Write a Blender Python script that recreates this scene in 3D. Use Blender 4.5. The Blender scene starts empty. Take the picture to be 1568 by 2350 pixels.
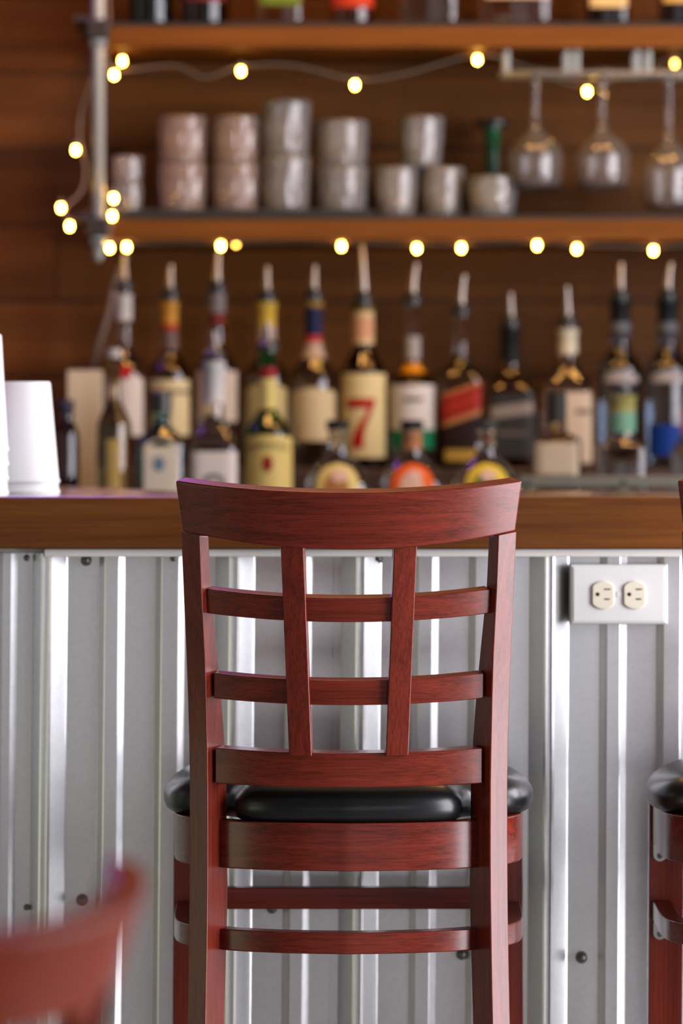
import bpy, bmesh, math, random
import numpy as np
from mathutils import Vector
random.seed(7)
SC = bpy.context.scene
COL = SC.collection
F = 8812.0            # focal length in pixels of the 1568 x 2350 frame (135 mm on a 36 mm tall sensor)
CX, HY, CZ = 784.0, 1016.0, 1.132

# ------------------------------------------------------------------ camera
cam = bpy.data.cameras.new('camera')
cam.sensor_fit = 'VERTICAL'; cam.sensor_height = 36.0; cam.sensor_width = 24.0
cam.lens = 36.0 * F / 2350.0
cam.shift_y = -(1175.0 - HY) / 2350.0
cam.dof.use_dof = True
cam.dof.focus_distance = 4.2
cam.dof.aperture_fstop = 4.1
cam.clip_start = 0.05
camo = bpy.data.objects.new('camera', cam)
camo.location = (0, 0, CZ); camo.rotation_euler = (math.pi / 2, 0, 0)
COL.objects.link(camo)
SC.camera = camo

# ------------------------------------------------------------------ exposure, world, lights
SC.view_settings.view_transform = 'Standard'
SC.view_settings.look = 'None'
SC.view_settings.gamma = 1.0
SC.view_settings.use_curve_mapping = False
SC.view_settings.exposure = 0.0
SC.cycles.caustics_reflective = False
SC.cycles.caustics_refractive = False
SC.cycles.sample_clamp_indirect = 6.0
w = bpy.data.worlds.new('daylight'); SC.world = w; w.use_nodes = True
w.node_tree.nodes['Background'].inputs[0].default_value = (0.75, 0.85, 1.0, 1)
w.node_tree.nodes['Background'].inputs[1].default_value = 0.15


def area(name, loc, rot, sx, sy, radiance, color):
    l = bpy.data.lights.new(name, 'AREA'); l.shape = 'RECTANGLE'; l.size = sx; l.size_y = sy
    l.energy = radiance * math.pi * sx * sy; l.color = color
    o = bpy.data.objects.new(name, l); o.location = loc; o.rotation_euler = rot
    COL.objects.link(o); return o


RX, LX, RY = 2.0, -2.6, -4.2     # right wall, left wall, rear wall
PI = math.pi
# daylight in the glazed openings: sky in the upper panes, ground outside in the lower panes
RIGHT = ((-1.6, 2.4, .45, 2.5, 1.0), (3.40, 1.35, .45, 17.0, 20.0), (4.95, 1.5, 1.05, 18.0, 1.25))   # centre, width, sill, sky, ground
LEFT = ((2.4, 1.5, .75, .9, 2.6), (5.2, 1.6, .75, .6, .62))
for (y, ln, sill, hi, lo) in RIGHT:
    area('daylight_right', (RX + .06, y, (sill + 2.35) / 2), (0, PI / 2, 0), 2.35 - sill, ln, hi, (.95, .92, 1.0))
    area('ground_light_right', (RX + .06, y, (sill + .03) / 2), (0, PI / 2, 0), sill - .03, ln, lo, (.96, .95, 1.0))
area('daylight_rear', (1.05, RY - .06, 1.575), (PI / 2, 0, 0), 1.6, 1.55, 1.2, (.90, .93, 1.0))
area('low_light_rear', (1.0, RY - .06, .475), (PI / 2, 0, 0), 1.7, .75, 2.2, (.95, .97, 1.0))
area('low_light_rear', (-1.0, RY - .06, .475), (PI / 2, 0, 0), 2.3, .75, 1.75, (.98, .95, .90))  # added low light, keeps the metal sheets bright
for (y, ln, sill, hi, lo) in LEFT:
    area('daylight_left', (LX - .06, y, (sill + 2.3) / 2), (0, -PI / 2, 0), 2.3 - sill, ln, hi, (.94, .93, .72))
    area('ground_light_left', (LX - .06, y, (sill + .03) / 2), (0, -PI / 2, 0), sill - .03, ln, lo, (.86, .92, .58) if y < 4 else (.45, .95, .34))
# violet LED tube high over the back bar, warm fill lights added above the aisle to brighten the planks
area('violet_tube', (-.95, 6.45, 2.45), (math.radians(-50), 0, 0), 1.2, .09, 75.0, (.36, .12, 1.0))
area('aisle_fill', (-.1, 5.9, 2.7), (math.radians(20), 0, 0), .5, .3, 36.0, (1.0, .48, .12))
area('aisle_fill', (.8, 5.9, 2.7), (math.radians(20), 0, 0), .5, .3, 36.0, (1.0, .48, .12))


# ------------------------------------------------------------------ helpers
def at(px, py, Y):
    return Vector(((px - CX) * Y / F, Y, CZ - (py - HY) * Y / F))


def xof(px, Y): return (px - CX) * Y / F
def zof(py, Y): return CZ - (py - HY) * Y / F


def lin(c):
    c /= 255.0
    return c / 12.92 if c <= .04045 else ((c + .055) / 1.055) ** 2.4


def S(r, g, b): return (lin(r), lin(g), lin(b), 1)


def mk(name, v, f, mat=None, parent=None, smooth=False, bevel=0, seg=2):
    m = bpy.data.meshes.new(name)
    m.from_pydata([tuple(p) for p in v], [], f)
    bm = bmesh.new(); bm.from_mesh(m)
    bmesh.ops.recalc_face_normals(bm, faces=bm.faces)
    bm.to_mesh(m); bm.free()
    if smooth:
        for p in m.polygons: p.use_smooth = True
    if mat: m.materials.append(mat)
    o = bpy.data.objects.new(name, m); COL.objects.link(o)
    if parent: o.parent = parent
    if bevel:
        b = o.modifiers.new('bevel', 'BEVEL'); b.width = bevel; b.segments = seg; b.limit_method = 'ANGLE'
        b.angle_limit = math.radians(40)
        b.harden_normals = True
    return o


class MB:
    def __init__(s): s.v = []; s.f = []
    def add(s, v, f):
        n = len(s.v); s.v += [tuple(p) for p in v]; s.f += [tuple(i + n for i in q) for q in f]; return s
    def box(s, x0, x1, y0, y1, z0, z1):
        v = [(x, y, z) for z in (z0, z1) for y in (y0, y1) for x in (x0, x1)]
        return s.add(v, [(0, 2, 3, 1), (4, 5, 7, 6), (0, 1, 5, 4), (2, 6, 7, 3), (0, 4, 6, 2), (1, 3, 7, 5)])
    def loft(s, sec, seg=28, cx=0, cy=0, cap0=True, cap1=True):
        v = []; f = []
        for (z, rx, ry, n) in sec:
            for i in range(seg):
                a = 2 * math.pi * i / seg; c, q = math.cos(a), math.sin(a)
                e = 2.0 / n
                v.append((cx + rx * math.copysign(abs(c) ** e, c), cy + ry * math.copysign(abs(q) ** e, q), z))
        for k in range(len(sec) - 1):
            for i in range(seg):
                j = (i + 1) % seg
                f.append((k * seg + i, k * seg + j, (k + 1) * seg + j, (k + 1) * seg + i))
        if cap0: f.append(tuple(range(seg)))
        if cap1: f.append(tuple((len(sec) - 1) * seg + i for i in range(seg)))
        return s.add(v, f)
    def solid(s, fn, us, vs):
        """closed slab: fn(u, v, w) with w = 0 (outer) and 1 (inner)"""
        nu, nv = len(us), len(vs); v = []
        for wv in (0, 1):
            for b in vs:
                for a in us: v.append(fn(a, b, wv))
        idx = lambda i, j, k: k * nu * nv + j * nu + i
        f = []
        for j in range(nv - 1):
            for i in range(nu - 1):
                f.append((idx(i, j, 0), idx(i + 1, j, 0), idx(i + 1, j + 1, 0), idx(i, j + 1, 0)))
                f.append((idx(i, j, 1), idx(i, j + 1, 1), idx(i + 1, j + 1, 1), idx(i + 1, j, 1)))
        for i in range(nu - 1):
            for j in (0, nv - 1):
                f.append((idx(i, j, 0), idx(i, j, 1), idx(i + 1, j, 1), idx(i + 1, j, 0)))
        for j in range(nv - 1):
            for i in (0, nu - 1):
                f.append((idx(i, j, 0), idx(i, j + 1, 0), idx(i, j + 1, 1), idx(i, j, 1)))
        return s.add(v, f)
    def tube(s, pts, r, seg=10):
        pts = [Vector(p) for p in pts]; rs = r if isinstance(r, (list, tuple)) else [r] * len(pts)
        v = []; f = []
        up = Vector((0.13, .97, .2))
        for i, p in enumerate(pts):
            d = (pts[min(i + 1, len(pts) - 1)] - pts[max(i - 1, 0)]).normalized()
            a = d.cross(up)
            if a.length < .05: a = d.cross(Vector((1, 0, 0)))
            a.normalize(); b = d.cross(a)
            for k in range(seg):
                t = 2 * math.pi * k / seg
                v.append(p + (a * math.cos(t) + b * math.sin(t)) * rs[i])
        for i in range(len(pts) - 1):
            for k in range(seg):
                l = (k + 1) % seg
                f.append((i * seg + k, i * seg + l, (i + 1) * seg + l, (i + 1) * seg + k))
        f.append(tuple(range(seg))); f.append(tuple((len(pts) - 1) * seg + k for k in range(seg)))
        return s.add(v, f)
    def build(s, name, mat=None, parent=None, smooth=False, bevel=0, seg=2):
        o = mk(name, s.v, s.f, mat, parent, smooth, bevel, seg)
        return o


def sharp(o, deg=35):
    """shade smooth by angle"""
    m = o.data
    for p in m.polygons: p.use_smooth = True
    bm = bmesh.new(); bm.from_mesh(m)
    for e in bm.edges:
        if len(e.link_faces) == 2 and e.calc_face_angle(0) > math.radians(deg): e.smooth = False
    bm.to_mesh(m); bm.free()
    return o


def box(name, x0, x1, y0, y1, z0, z1, mat, parent=None, bevel=0, seg=2):
    return MB().box(x0, x1, y0, y1, z0, z1).build(name, mat, parent, False, bevel, seg)


def tag(o, label=None, cat=None, group=None, kind=None):
    if label: o['label'] = label
    if cat: o['category'] = cat
    if group: o['group'] = group
    if kind: o['kind'] = kind
    return o


def empty(name, loc=(0, 0, 0), rz=0):
    o = bpy.data.objects.new(name, None); o.empty_display_size = .05
    o.location = loc; o.rotation_euler = (0, 0, rz); COL.objects.link(o); return o


def dup(o, parent=None):
    c = o.copy(); COL.objects.link(c)
    if parent: c.parent = parent
    for ch in list(o.children): dup(ch, c)
    return c


def cat_rom(pts, n=6):
    P = [Vector(p) for p in pts]; out = []
    for i in range(len(P) - 1):
        p0, p1, p2, p3 = P[max(i - 1, 0)], P[i], P[i + 1], P[min(i + 2, len(P) - 1)]
        for k in range(n):
            t = k / n
            out.append(.5 * ((2 * p1) + (p2 - p0) * t + (2 * p0 - 5 * p1 + 4 * p2 - p3) * t * t + (3 * p1 - p0 - 3 * p2 + p3) * t ** 3))
    out.append(P[-1]); return out


def lsp(a, b, n): return [a + (b - a) * i / (n - 1) for i in range(n)]


# ------------------------------------------------------------------ materials
def pm(name, col, rough=.5, metal=0, spec=.5, trans=0, ior=1.45, coat=0, coat_r=.1, emit=None, estr=0):
    m = bpy.data.materials.new(name); m.use_nodes = True
    b = m.node_tree.nodes['Principled BSDF']
    b.inputs['Base Color'].default_value = col
    b.inputs['Roughness'].default_value = rough
    b.inputs['Metallic'].default_value = metal
    b.inputs['Specular IOR Level'].default_value = spec
    b.inputs['Transmission Weight'].default_value = trans
    b.inputs['IOR'].default_value = ior
    b.inputs['Coat Weight'].default_value = coat
    b.inputs['Coat Roughness'].default_value = coat_r
    if emit:
        b.inputs['Emission Color'].default_value = emit
        b.inputs['Emission Strength'].default_value = estr
    return m


def N(m, t, **kw):
    n = m.node_tree.nodes.new(t)
    for k, v in kw.items():
        if k in n.inputs: n.inputs[k].default_value = v
        else: setattr(n, k, v)
    return n


def wood(name, c0, c1, scale, rough=.4, coat=0, bump=.15, big=.5, rnd=False, spec=.5):
    """grain stretched along the axis where scale is small"""
    m = pm(name, c0, rough, coat=coat, spec=spec); nt = m.node_tree; L = nt.links.new
    b = nt.nodes['Principled BSDF']
    tc = N(m, 'ShaderNodeTexCoord'); mp = N(m, 'ShaderNodeMapping'); mp.inputs['Scale'].default_value = scale
    L(tc.outputs['Object'], mp.inputs[0])
    vec = mp.outputs[0]
    if rnd:
        oi = N(m, 'ShaderNodeObjectInfo'); vm = N(m, 'ShaderNodeVectorMath', operation='SCALE')
        cv = N(m, 'ShaderNodeCombineXYZ')
        for i in range(3): L(oi.outputs['Random'], cv.inputs[i])
        vm.inputs['Scale'].default_value = 37.0; L(cv.outputs[0], vm.inputs[0])
        ad = N(m, 'ShaderNodeVectorMath', operation='ADD'); L(vec, ad.inputs[0]); L(vm.outputs[0], ad.inputs[1]); vec = ad.outputs[0]
    n1 = N(m, 'ShaderNodeTexNoise', Scale=1.0, Detail=6.0, Roughness=.62, Distortion=.6)
    n2 = N(m, 'ShaderNodeTexNoise', Scale=.12, Detail=3.0, Distortion=1.2)
    L(vec, n1.inputs['Vector']); L(vec, n2.inputs['Vector'])
    mx = N(m, 'ShaderNodeMix'); mx.inputs['Factor'].default_value = big
    L(n1.outputs['Fac'], mx.inputs['A']); L(n2.outputs['Fac'], mx.inputs['B'])
    r = N(m, 'ShaderNodeValToRGB'); r.color_ramp.elements[0].position = .34; r.color_ramp.elements[1].position = .68
    r.color_ramp.elements[0].color = c0; r.color_ramp.elements[1].color = c1
    L(mx.outputs['Result'], r.inputs[0])
    out = r.outputs[0]
    if rnd:
        hs = N(m, 'ShaderNodeHueSaturation'); mr = N(m, 'ShaderNodeMapRange')
        mr.inputs['To Min'].default_value = .7; mr.inputs['To Max'].default_value = 1.25
        L(oi.outputs['Random'], mr.inputs[0]); L(mr.outputs[0], hs.inputs['Value']); L(out, hs.inputs['Color']); out = hs.outputs[0]
    L(out, b.inputs['Base Color'])
    bp = N(m, 'ShaderNodeBump', Strength=bump, Distance=.0006)
    L(n1.outputs['Fac'], bp.inputs['Height']); L(bp.outputs[0], b.inputs['Normal'])
    return m


MH0, MH1 = (.060, .0065, .0030, 1), (.215, .026, .012, 1)
M = {}
M['mahog_x'] = wood('mahogany_grain_across', MH0, MH1, (6, 300, 800), .27, bump=.05, big=.4)
M['mahog_z'] = wood('mahogany_grain_upright', MH0, MH1, (650, 650, 7), .27, bump=.05, big=.4)
BR0, BR1 = (.14, .018, .006, 1), (.27, .036, .012, 1)
M['brick_x'] = wood('red_stain_grain_across', BR0, BR1, (6, 300, 800), .26, bump=.05, big=.4, spec=.05)
M['brick_z'] = wood('red_stain_grain_upright', BR0, BR1, (650, 650, 7), .26, bump=.05, big=.4, spec=.05)
M['bar_edge'] = wood('bar_edge_wood', (.085, .024, .003, 1), (.190, .062, .008, 1), (6, 90, 170), .42, bump=.05, spec=.3)
M['bar_top'] = wood('bar_top_wood', (.050, .018, .006, 1), (.120, .048, .016, 1), (6, 60, 60), .3, coat=1, bump=.02)
M['bar_top'].node_tree.nodes['Principled BSDF'].inputs['Coat Roughness'].default_value = .22
M['plank'] = wood('wall_plank_wood', (.060, .020, .0035, 1), (.170, .062, .011, 1), (3.0, 60, 46), .55, bump=.3, rnd=True, big=.6, spec=.15)
M['shelf'] = wood('shelf_wood', (.085, .029, .004, 1), (.170, .060, .009, 1), (4, 60, 80), .6, bump=.1, spec=.12)
M['dark_wood'] = wood('dark_cabinet_wood', (.02, .010, .006, 1), (.05, .024, .012, 1), (4, 60, 60), .5)
M['vinyl'] = pm('black_vinyl', (.006, .0066, .0072, 1), .31)
M['trim_white'] = pm('painted_trim', (.74, .73, .69, 1), .5)
M['plate'] = pm('plastic_plate', (.70, .70, .68, 1), .32)
M['ivory'] = pm('ivory_plastic', (.74, .68, .54, 1), .35)
M['black'] = pm('black_plastic', (.012, .012, .012, 1), .4)
M['slot'] = pm('dark_slot', (.006, .005, .004, 1), .8)
M['steel'] = pm('brushed_steel', (.62, .62, .62, 1), .28, 1)
M['chrome'] = pm('chrome', (.24, .205, .18, 1), .36, 1)
M['wire'] = pm('pale_wire', (.50, .48, .42, 1), .35, .3)
M['rail_metal'] = pm('dull_rail_metal', (.20, .19, .15, 1), .4, .8)
M['pipe'] = pm('galvanised_pipe', (.46, .44, .39, 1), .45, .2)
M['screw'] = pm('dull_screw', (.16, .16, .15, 1), .45, 1)
M['iron'] = pm('black_iron', (.018, .014, .011, 1), .55)
M['paper'] = pm('white_paper_cup', (.66, .66, .66, 1), .5)
M['rubber'] = pm('black_rubber', (.010, .011, .010, 1), .6)
M['cord'] = pm('clear_cord', (.26, .20, .14, 1), .35)
M['bulb'] = pm('lit_bulb', (.9, .6, .2, 1), .4, emit=(1.0, .50, .06, 1), estr=115)
M['bulb_dim'] = pm('dim_bulb', (.9, .6, .2, 1), .4, emit=(1.0, .50, .08, 1), estr=20)
M['wall_paint'] = pm('beige_paint', (.13, .10, .08, 1), .7)
M['ceil'] = pm('ceiling_paint', (.16, .14, .12, 1), .8)
M['frame'] = pm('window_frame_paint', (.25, .24, .22, 1), .5)
M['card'] = pm('cream_card', (.50, .42, .30, 1), .7)


def floor_mat():
    m = pm('sealed_concrete', (.16, .15, .14, 1), .6); nt = m.node_tree; L = nt.links.new
    n = N(m, 'ShaderNodeTexNoise', Scale=1.3, Detail=6.0); tc = N(m, 'ShaderNodeTexCoord'); L(tc.outputs['Object'], n.inputs['Vector'])
    r = N(m, 'ShaderNodeValToRGB'); r.color_ramp.elements[0].color = (.19, .175, .16, 1); r.color_ramp.elements[1].color = (.29, .27, .25, 1)
    L(n.outputs['Fac'], r.inputs[0]); L(r.outputs[0], nt.nodes['Principled BSDF'].inputs['Base Color'])
    return m


def galv():
    m = pm('galvanised_sheet', (.66, .67, .68, 1), .22, .80); nt = m.node_tree; L = nt.links.new
    b = nt.nodes['Principled BSDF']
    tc = N(m, 'ShaderNodeTexCoord')
    v = N(m, 'ShaderNodeTexVoronoi', Scale=260.0); L(tc.outputs['Object'], v.inputs['Vector'])
    n = N(m, 'ShaderNodeTexNoise', Scale=14.0, Detail=5.0, Roughness=.6); L(tc.outputs['Object'], n.inputs['Vector'])
    r = N(m, 'ShaderNodeValToRGB'); r.color_ramp.elements[0].color = (.63, .64, .64, 1); r.color_ramp.elements[1].color = (.75, .76, .78, 1)
    mx = N(m, 'ShaderNodeMix'); mx.inputs['Factor'].default_value = .35
    sep = N(m, 'ShaderNodeSeparateColor'); L(v.outputs['Color'], sep.inputs[0])
    L(n.outputs['Fac'], mx.inputs['A']); L(sep.outputs[0], mx.inputs['B'])
    L(mx.outputs['Result'], r.inputs[0]); L(r.outputs[0], b.inputs['Base Color'])
    mr = N(m, 'ShaderNodeMapRange'); mr.inputs['To Min'].default_value = .29; mr.inputs['To Max'].default_value = .33
    L(mx.outputs['Result'], mr.inputs[0]); L(mr.outputs[0], b.inputs['Roughness'])
    return m


M['floor'] = floor_mat()
M['galv'] = galv()


def glass(name, col, rough=0.0, ior=1.45):
    return pm(name, col, rough, trans=1.0, ior=ior)


def haze_glass(name, col, rough, tr):
    return pm(name, col, rough, trans=tr)


G = {'stem': haze_glass('stemware_glass', (.95, .95, .95, 1), .06, .95), 'clear': glass('clear_glass', (.93, .94, .94, 1)), 'tumbler': haze_glass('tumbler_glass', (.95, .94, .94, 1), .10, .87),
     'pink': haze_glass('pink_warm_light_glass', (.95, .74, .64, 1), .10, .83), 'green': glass('green_glass', (.03, .32, .03, 1)),  # pink tint also paints in reflected warm light
     'deep_green': haze_glass('deep_green_glass', (.03, .22, .08, 1), .1, .55), 'teal': glass('pale_teal_glass', (.22, .52, .58, 1)),
     'amber': glass('amber_glass', (.52, .20, .05, 1)), 'brown': glass('dark_brown_glass', (.07, .025, .012, 1)),
     'blue': glass('smoky_blue_glass', (.22, .30, .42, 1)), 'olive': glass('straw_glass', (.72, .64, .34, 1)),
     'purple': glass('dark_purple_glass', (.08, .02, .05, 1)), 'dark': glass('black_teal_glass', (.02, .04, .045, 1)),
     'whisky': glass('whisky_glass', (.74, .42, .14, 1)), 'smoke': glass('grey_glass', (.66, .68, .68, 1))}
_pc = {}


def paint(r, g, b, rough=.6):
    k = (r, g, b)
    if k not in _pc: _pc[k] = pm('print_%d_%d_%d' % k, tuple(c * .52 for c in S(r, g, b)[:3]) + (1,), rough, spec=.2)
    return _pc[k]


# ------------------------------------------------------------------ the room
WB = 6.86           # face of the plank wall behind the bar


def struct(name, o, **kw): o.name = name; tag(o, kind='structure', **kw); return o


struct('floor', box('floor', LX - .2, RX + .2, RY - .2, WB + .2, -.1, 0, M['floor']))
struct('ceiling', box('ceiling', LX - .2, RX + .2, RY - .2, WB + .2, 2.9, 3.0, M['ceil']))


def holed_wall(name, axis, c0, c1, a0, a1, holes, mat):
    """wall across a0..a1 with openings (u0, u1, z0, z1)"""
    b = MB()
    def put(u0, u1, z0, z1):
        if u1 - u0 < 1e-4 or z1 - z0 < 1e-4: return
        if axis == 'x': b.box(c0, c1, u0, u1, z0, z1)
        else: b.box(u0, u1, c0, c1, z0, z1)
    u = a0
    for (u0, u1, z0, z1, _) in sorted(holes):
        put(u, u0, 0, 2.9); put(u0, u1, 0, z0); put(u0, u1, z1, 2.9); u = u1
    put(u, a1, 0, 2.9)
    return struct(name, b.build(name, mat))


rh = [(y - l / 2, y + l / 2, .03, 2.35, sl) for (y, l, sl, _, _) in RIGHT]
lh = [(y - l / 2, y + l / 2, .03, 2.3, sl) for (y, l, sl, _, _) in LEFT]
bh = [(.15, 1.85, .1, 2.35, .85), (-2.15, .1499, .1, .85, .5)]  # the second, low opening is added to send light onto the metal
holed_wall('wall_right', 'x', RX, RX + .15, RY, WB + .2, rh, M['wall_paint'])
holed_wall('wall_left', 'x', LX - .15, LX, RY, WB + .2, lh, M['wall_paint'])
holed_wall('wall_rear', 'y', RY - .15, RY, LX, RX, bh, M['wall_paint'])
wn = 0
for (axis, c, hs) in (('x', RX, rh), ('x', LX - .05, lh), ('y', RY - .05, bh)):
    for (u0, u1, z0, z1, sl) in hs:
        wn += 1; b = MB()
        um = (u0 + u1) / 2
        for (a, d, e, g) in ((u0, u1, z0, z0 + .05), (u0, u1, z1 - .05, z1), (u0, u0 + .05, z0, z1), (u1 - .05, u1, z0, z1), (um - .03, um + .03, z0, z1), (u0, u1, sl - .02, sl + .02)):
            if axis == 'x': b.box(c, c + .05, a, d, e, g)
            else: b.box(a, d, c, c + .05, e, g)
        struct('window_%d' % wn, b.build('window_%d' % wn, M['frame']))

wall = empty('wall_back', (0, WB, 0)); tag(wall, kind='structure')
box('backing', LX, RX, .012, .2, 0, 2.9, M['dark_wood'], wall)
PH = .136
k = 0; z = .84
while z < 2.8:
    x = -2.2 - random.random() * .8
    while x < 1.85:
        ln = 1.7 + random.random() * .9
        box('plank', x + .0008, min(x + ln, 1.96) - .0008, random.uniform(0, .0025), .014, z + .0015, z + PH - .0015, M['plank'], wall, .002, 1)
        x += ln
    z += PH; k += 1

# ------------------------------------------------------------------ bar counter
BF = 4.58           # front of the wooden edge
FS = 4.62           # plane of the metal sheets
BT = zof(1140, BF)
bar = empty('bar_counter', (0, 0, 0))
tag(bar, 'wooden bar counter with corrugated metal front and white trim strip', 'bar counter')
# top: deeper towards the left where the bar turns
xe = 1.9
pl = [(-xe, BF + .004), (xe, BF + .004), (xe, 5.16), (xof(400, 5.2), 5.2), (xof(137, 5.72), 5.72), (-xe, 5.9)]
v = [(x, y, BT - .03) for x, y in pl] + [(x, y, BT) for x, y in pl]
n = len(pl)
f = [tuple(range(n)), tuple(range(n, 2 * n))] + [(i, (i + 1) % n, n + (i + 1) % n, n + i) for i in range(n)]
mk('countertop', v, f, M['bar_top'], bar, bevel=.003)
EB = zof(1259, BF)
box('front_edge', -xe, xe, BF, BF + .035, EB, BT - .0012, M['bar_edge'], bar, .0025)
box('bar_body', -xe, xe, FS + .03, 5.1, .0, EB, M['dark_wood'], bar)
# white trim strip in two pieces, the left one tucked back
t0, t1 = zof(1259, FS - .012), zof(1277, FS - .012)
box('trim_strip', -xe, xof(102, FS), FS - .006, FS + .03, t1 + .001, t0, M['trim_white'], bar, .0015)
box('trim_strip', xof(105, FS), xe, FS - .028, FS + .03, t1, t0, M['trim_white'], bar, .0015)

SL = -.0095   # the sheets hang a little out of plumb


def sheet(px0, px1, ribs, lift, rotz=0, extra=()):
    """corrugated sheet between two pixel columns; ribs = rib starts"""
    prof = [(px0, 0)]
    for r in ribs:
        for (d, h) in ((0, 0), (2, .8), (33, 18), (37, 19), (42, 18.2), (47, 18.2), (52, 19), (57, 18), (88, .8), (91, 0),
                       (162, 0), (164, .3), (177, 6.0), (179, 6.4), (207, 6.4), (209, 6.0), (222, .3), (224, 0),
                       (292, 0), (294, .3), (307, 6.0), (309, 6.4), (345, 6.4), (347, 6.0), (360, .3), (362, 0)):
            prof.append((r + d, h))
    prof = sorted([p for p in prof if px0 <= p[0] < px1] + list(extra)) + [(px1, 0)]
    zs = lsp(.03, t1 + .004, 8)
    rng = random.Random(px0)
    wob = [rng.uniform(-1, 1) * .0001 for _ in zs]
    v = []; f = []
    for k, z in enumerate(zs):
        for (p, h) in prof:
            x = xof(p, FS) + SL * (zs[-1] - z) * (1.0 if p < 1100 else .55)
            v.append((x, FS - lift - h / 1000 + wob[k] * math.sin(p * .02) + (x - xof(px0, FS)) * rotz, z))
    m = len(prof)
    for k in range(len(zs) - 1):
        for i in range(m - 1):
            f.append((k * m + i, k * m + i + 1, (k + 1) * m + i + 1, (k + 1) * m + i))
    o = mk('metal_sheet', v, f, M['galv'], bar)
    so = o.modifiers.new('gauge', 'SOLIDIFY'); so.thickness = .0006; so.offset = 0
    return o


sheet(-1900, 82, [-1655, -1225, -795, -405], .014, .006, extra=[(-4, 0), (10, 7.6), (28, 7.6), (42, 0)])
sheet(62, 772, [65, 495], .0015)
sheet(768, 2900, [785, 1215, 1645, 2075, 2505], .003)
for (px, py, s) in ((62, 1280, 1), (198, 1286, 1), (398, 1281, 1), (868, 1281, 1), (62, 2081, 1), (189, 2066, 1.1), (624, 2084, 1), (1335, 2197, 1.1), (1060, 2190, 1), (1766, 2190, 1)):
    p = at(px, py, FS - .004); b = MB()
    ring = lambda r, y, k=10: [(p.x + r * math.cos(2 * PI * i / k), y, p.z + r * math.sin(2 * PI * i / k)) for i in range(k)]
    y0 = FS + .0005
    rr = [(0.0068 * s, y0), (.0068 * s, y0 - .006), (.0058 * s, y0 - .0075), (.0042 * s, y0 - .0075), (.0038 * s, y0 - .011), (.0018 * s, y0 - .012)]
    vv = []; ff = []
    for (r, y) in rr: vv += ring(r, y)
    for k in range(len(rr) - 1):
        for i in range(10): ff.append((k * 10 + i, k * 10 + (i + 1) % 10, (k + 1) * 10 + (i + 1) % 10, (k + 1) * 10 + i))
    ff.append(tuple((len(rr) - 1) * 10 + i for i in range(10)))
    mk('screw', vv, ff, M['screw'], bar)

# ------------------------------------------------------------------ outlet on the bar front
OY = FS - .026
oc = at(1421, 1364, OY)
out = empty('electrical_outlet', oc)
tag(out, 'white wall plate with two ivory sockets mounted sideways on the metal bar front', 'outlet')
hw, hh = 112 * OY / F, 69 * OY / F
b = MB()
sec = []
for (y, ins) in ((.0164, 0), (.004, 0), (.0015, .0012), (0, .0045)):
    sec.append([(sx * (hw - ins), y, sz * (hh - ins)) for sx, sz in ((-1, -1), (1, -1), (1, 1), (-1, 1))])
v = [p for s in sec for p in s]; f = []
for k in range(3):
    for i in range(4): f.append((k * 4 + i, k * 4 + (i + 1) % 4, k * 4 + 4 + (i + 1) % 4, k * 4 + 4 + i))
f += [(12, 13, 14, 15), (0, 1, 2, 3)]
mk('cover_plate', v, f, M['plate'], out, bevel=.0008)
for cx in ((1384.5 - 1421) * OY / F, (1457 - 1421) * OY / F):
    b = MB(); pts = []
    for i in range(28):
        a = 2 * PI * i / 28
        pts.append((max(-.0128, min(.0128, .0168 * math.cos(a))), .0168 * math.sin(a)))
    lay = [(1.0, .002), (1.0, -.0022), (.95, -.003)]
    v = [(cx + x * s, y, z * s - .0008) for (s, y) in lay for x, z in pts]
    f = [(k * 28 + i, k * 28 + (i + 1) % 28, k * 28 + 28 + (i + 1) % 28, k * 28 + 28 + i) for k in range(2) for i in range(28)]
    f.append(tuple(56 + i for i in range(28)))
    r = mk('socket_face', v, f, M['ivory'], out)
    for (sx, sz, wx) in ((.0048, .0062, .0038), (.0044, -.0056, .0034)):
        box('slot', cx + sx - wx, cx + sx + wx, -.0033, -.0026, sz - .0008, sz + .0008, M['slot'], r)
    gp = [(cx - .0066 + .0024 * math.cos(2 * PI * i / 12), -.0033, .0002 + .0024 * math.sin(2 * PI * i / 12)) for i in range(12)]
    gp += [(x, -.0026, z) for x, y, z in gp]
    mk('ground_hole', gp, [tuple(range(12))] + [(i, (i + 1) % 12, 12 + (i + 1) % 12, 12 + i) for i in range(12)], M['slot'], r)
mk('plate_screw', [(.0032 * math.cos(2 * PI * i / 12), -.0008, .0032 * math.sin(2 * PI * i / 12)) for i in range(12)] + [(.0034 * math.cos(2 * PI * i / 12), .001, .0034 * math.sin(2 * PI * i / 12)) for i in range(12)],
   [tuple(range(12))] + [(i, (i + 1) % 12, 12 + (i + 1) % 12, 12 + i) for i in range(12)], M['plate'], out)

# ------------------------------------------------------------------ stools
YC = 4.38
_tz = [0, .25, .45, .55, .70, .78, .86, .94, 1.02, 1.12]
_ty = [4.10, 4.155, 4.195, 4.205, 4.210, 4.208, 4.197, 4.180, 4.160, 4.132]
def Yp(t): return float(np.interp(t, _tz, _ty))
def Yps(t): return (Yp(t - .03) + Yp(t) + Yp(t + .03)) / 3
def th(t): return math.atan2(Yps(t - .03) - Yps(t + .03), .06)
RB = .356; CB = math.sqrt(RB * RB - .154 ** 2)


def bk(x, t, ins=0):
    """point of the bowed, leaning back: x across, t height at the posts, ins = depth in from the rear surface"""
    q = math.sqrt(RB * RB - x * x); c = q - CB; a = th(t)
    ny, nx = q / RB, -x / RB
    d = -c + ins * ny
    return (x + ins * nx, Yps(t) - YC + d * math.cos(a), t + d * math.sin(a))


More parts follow.
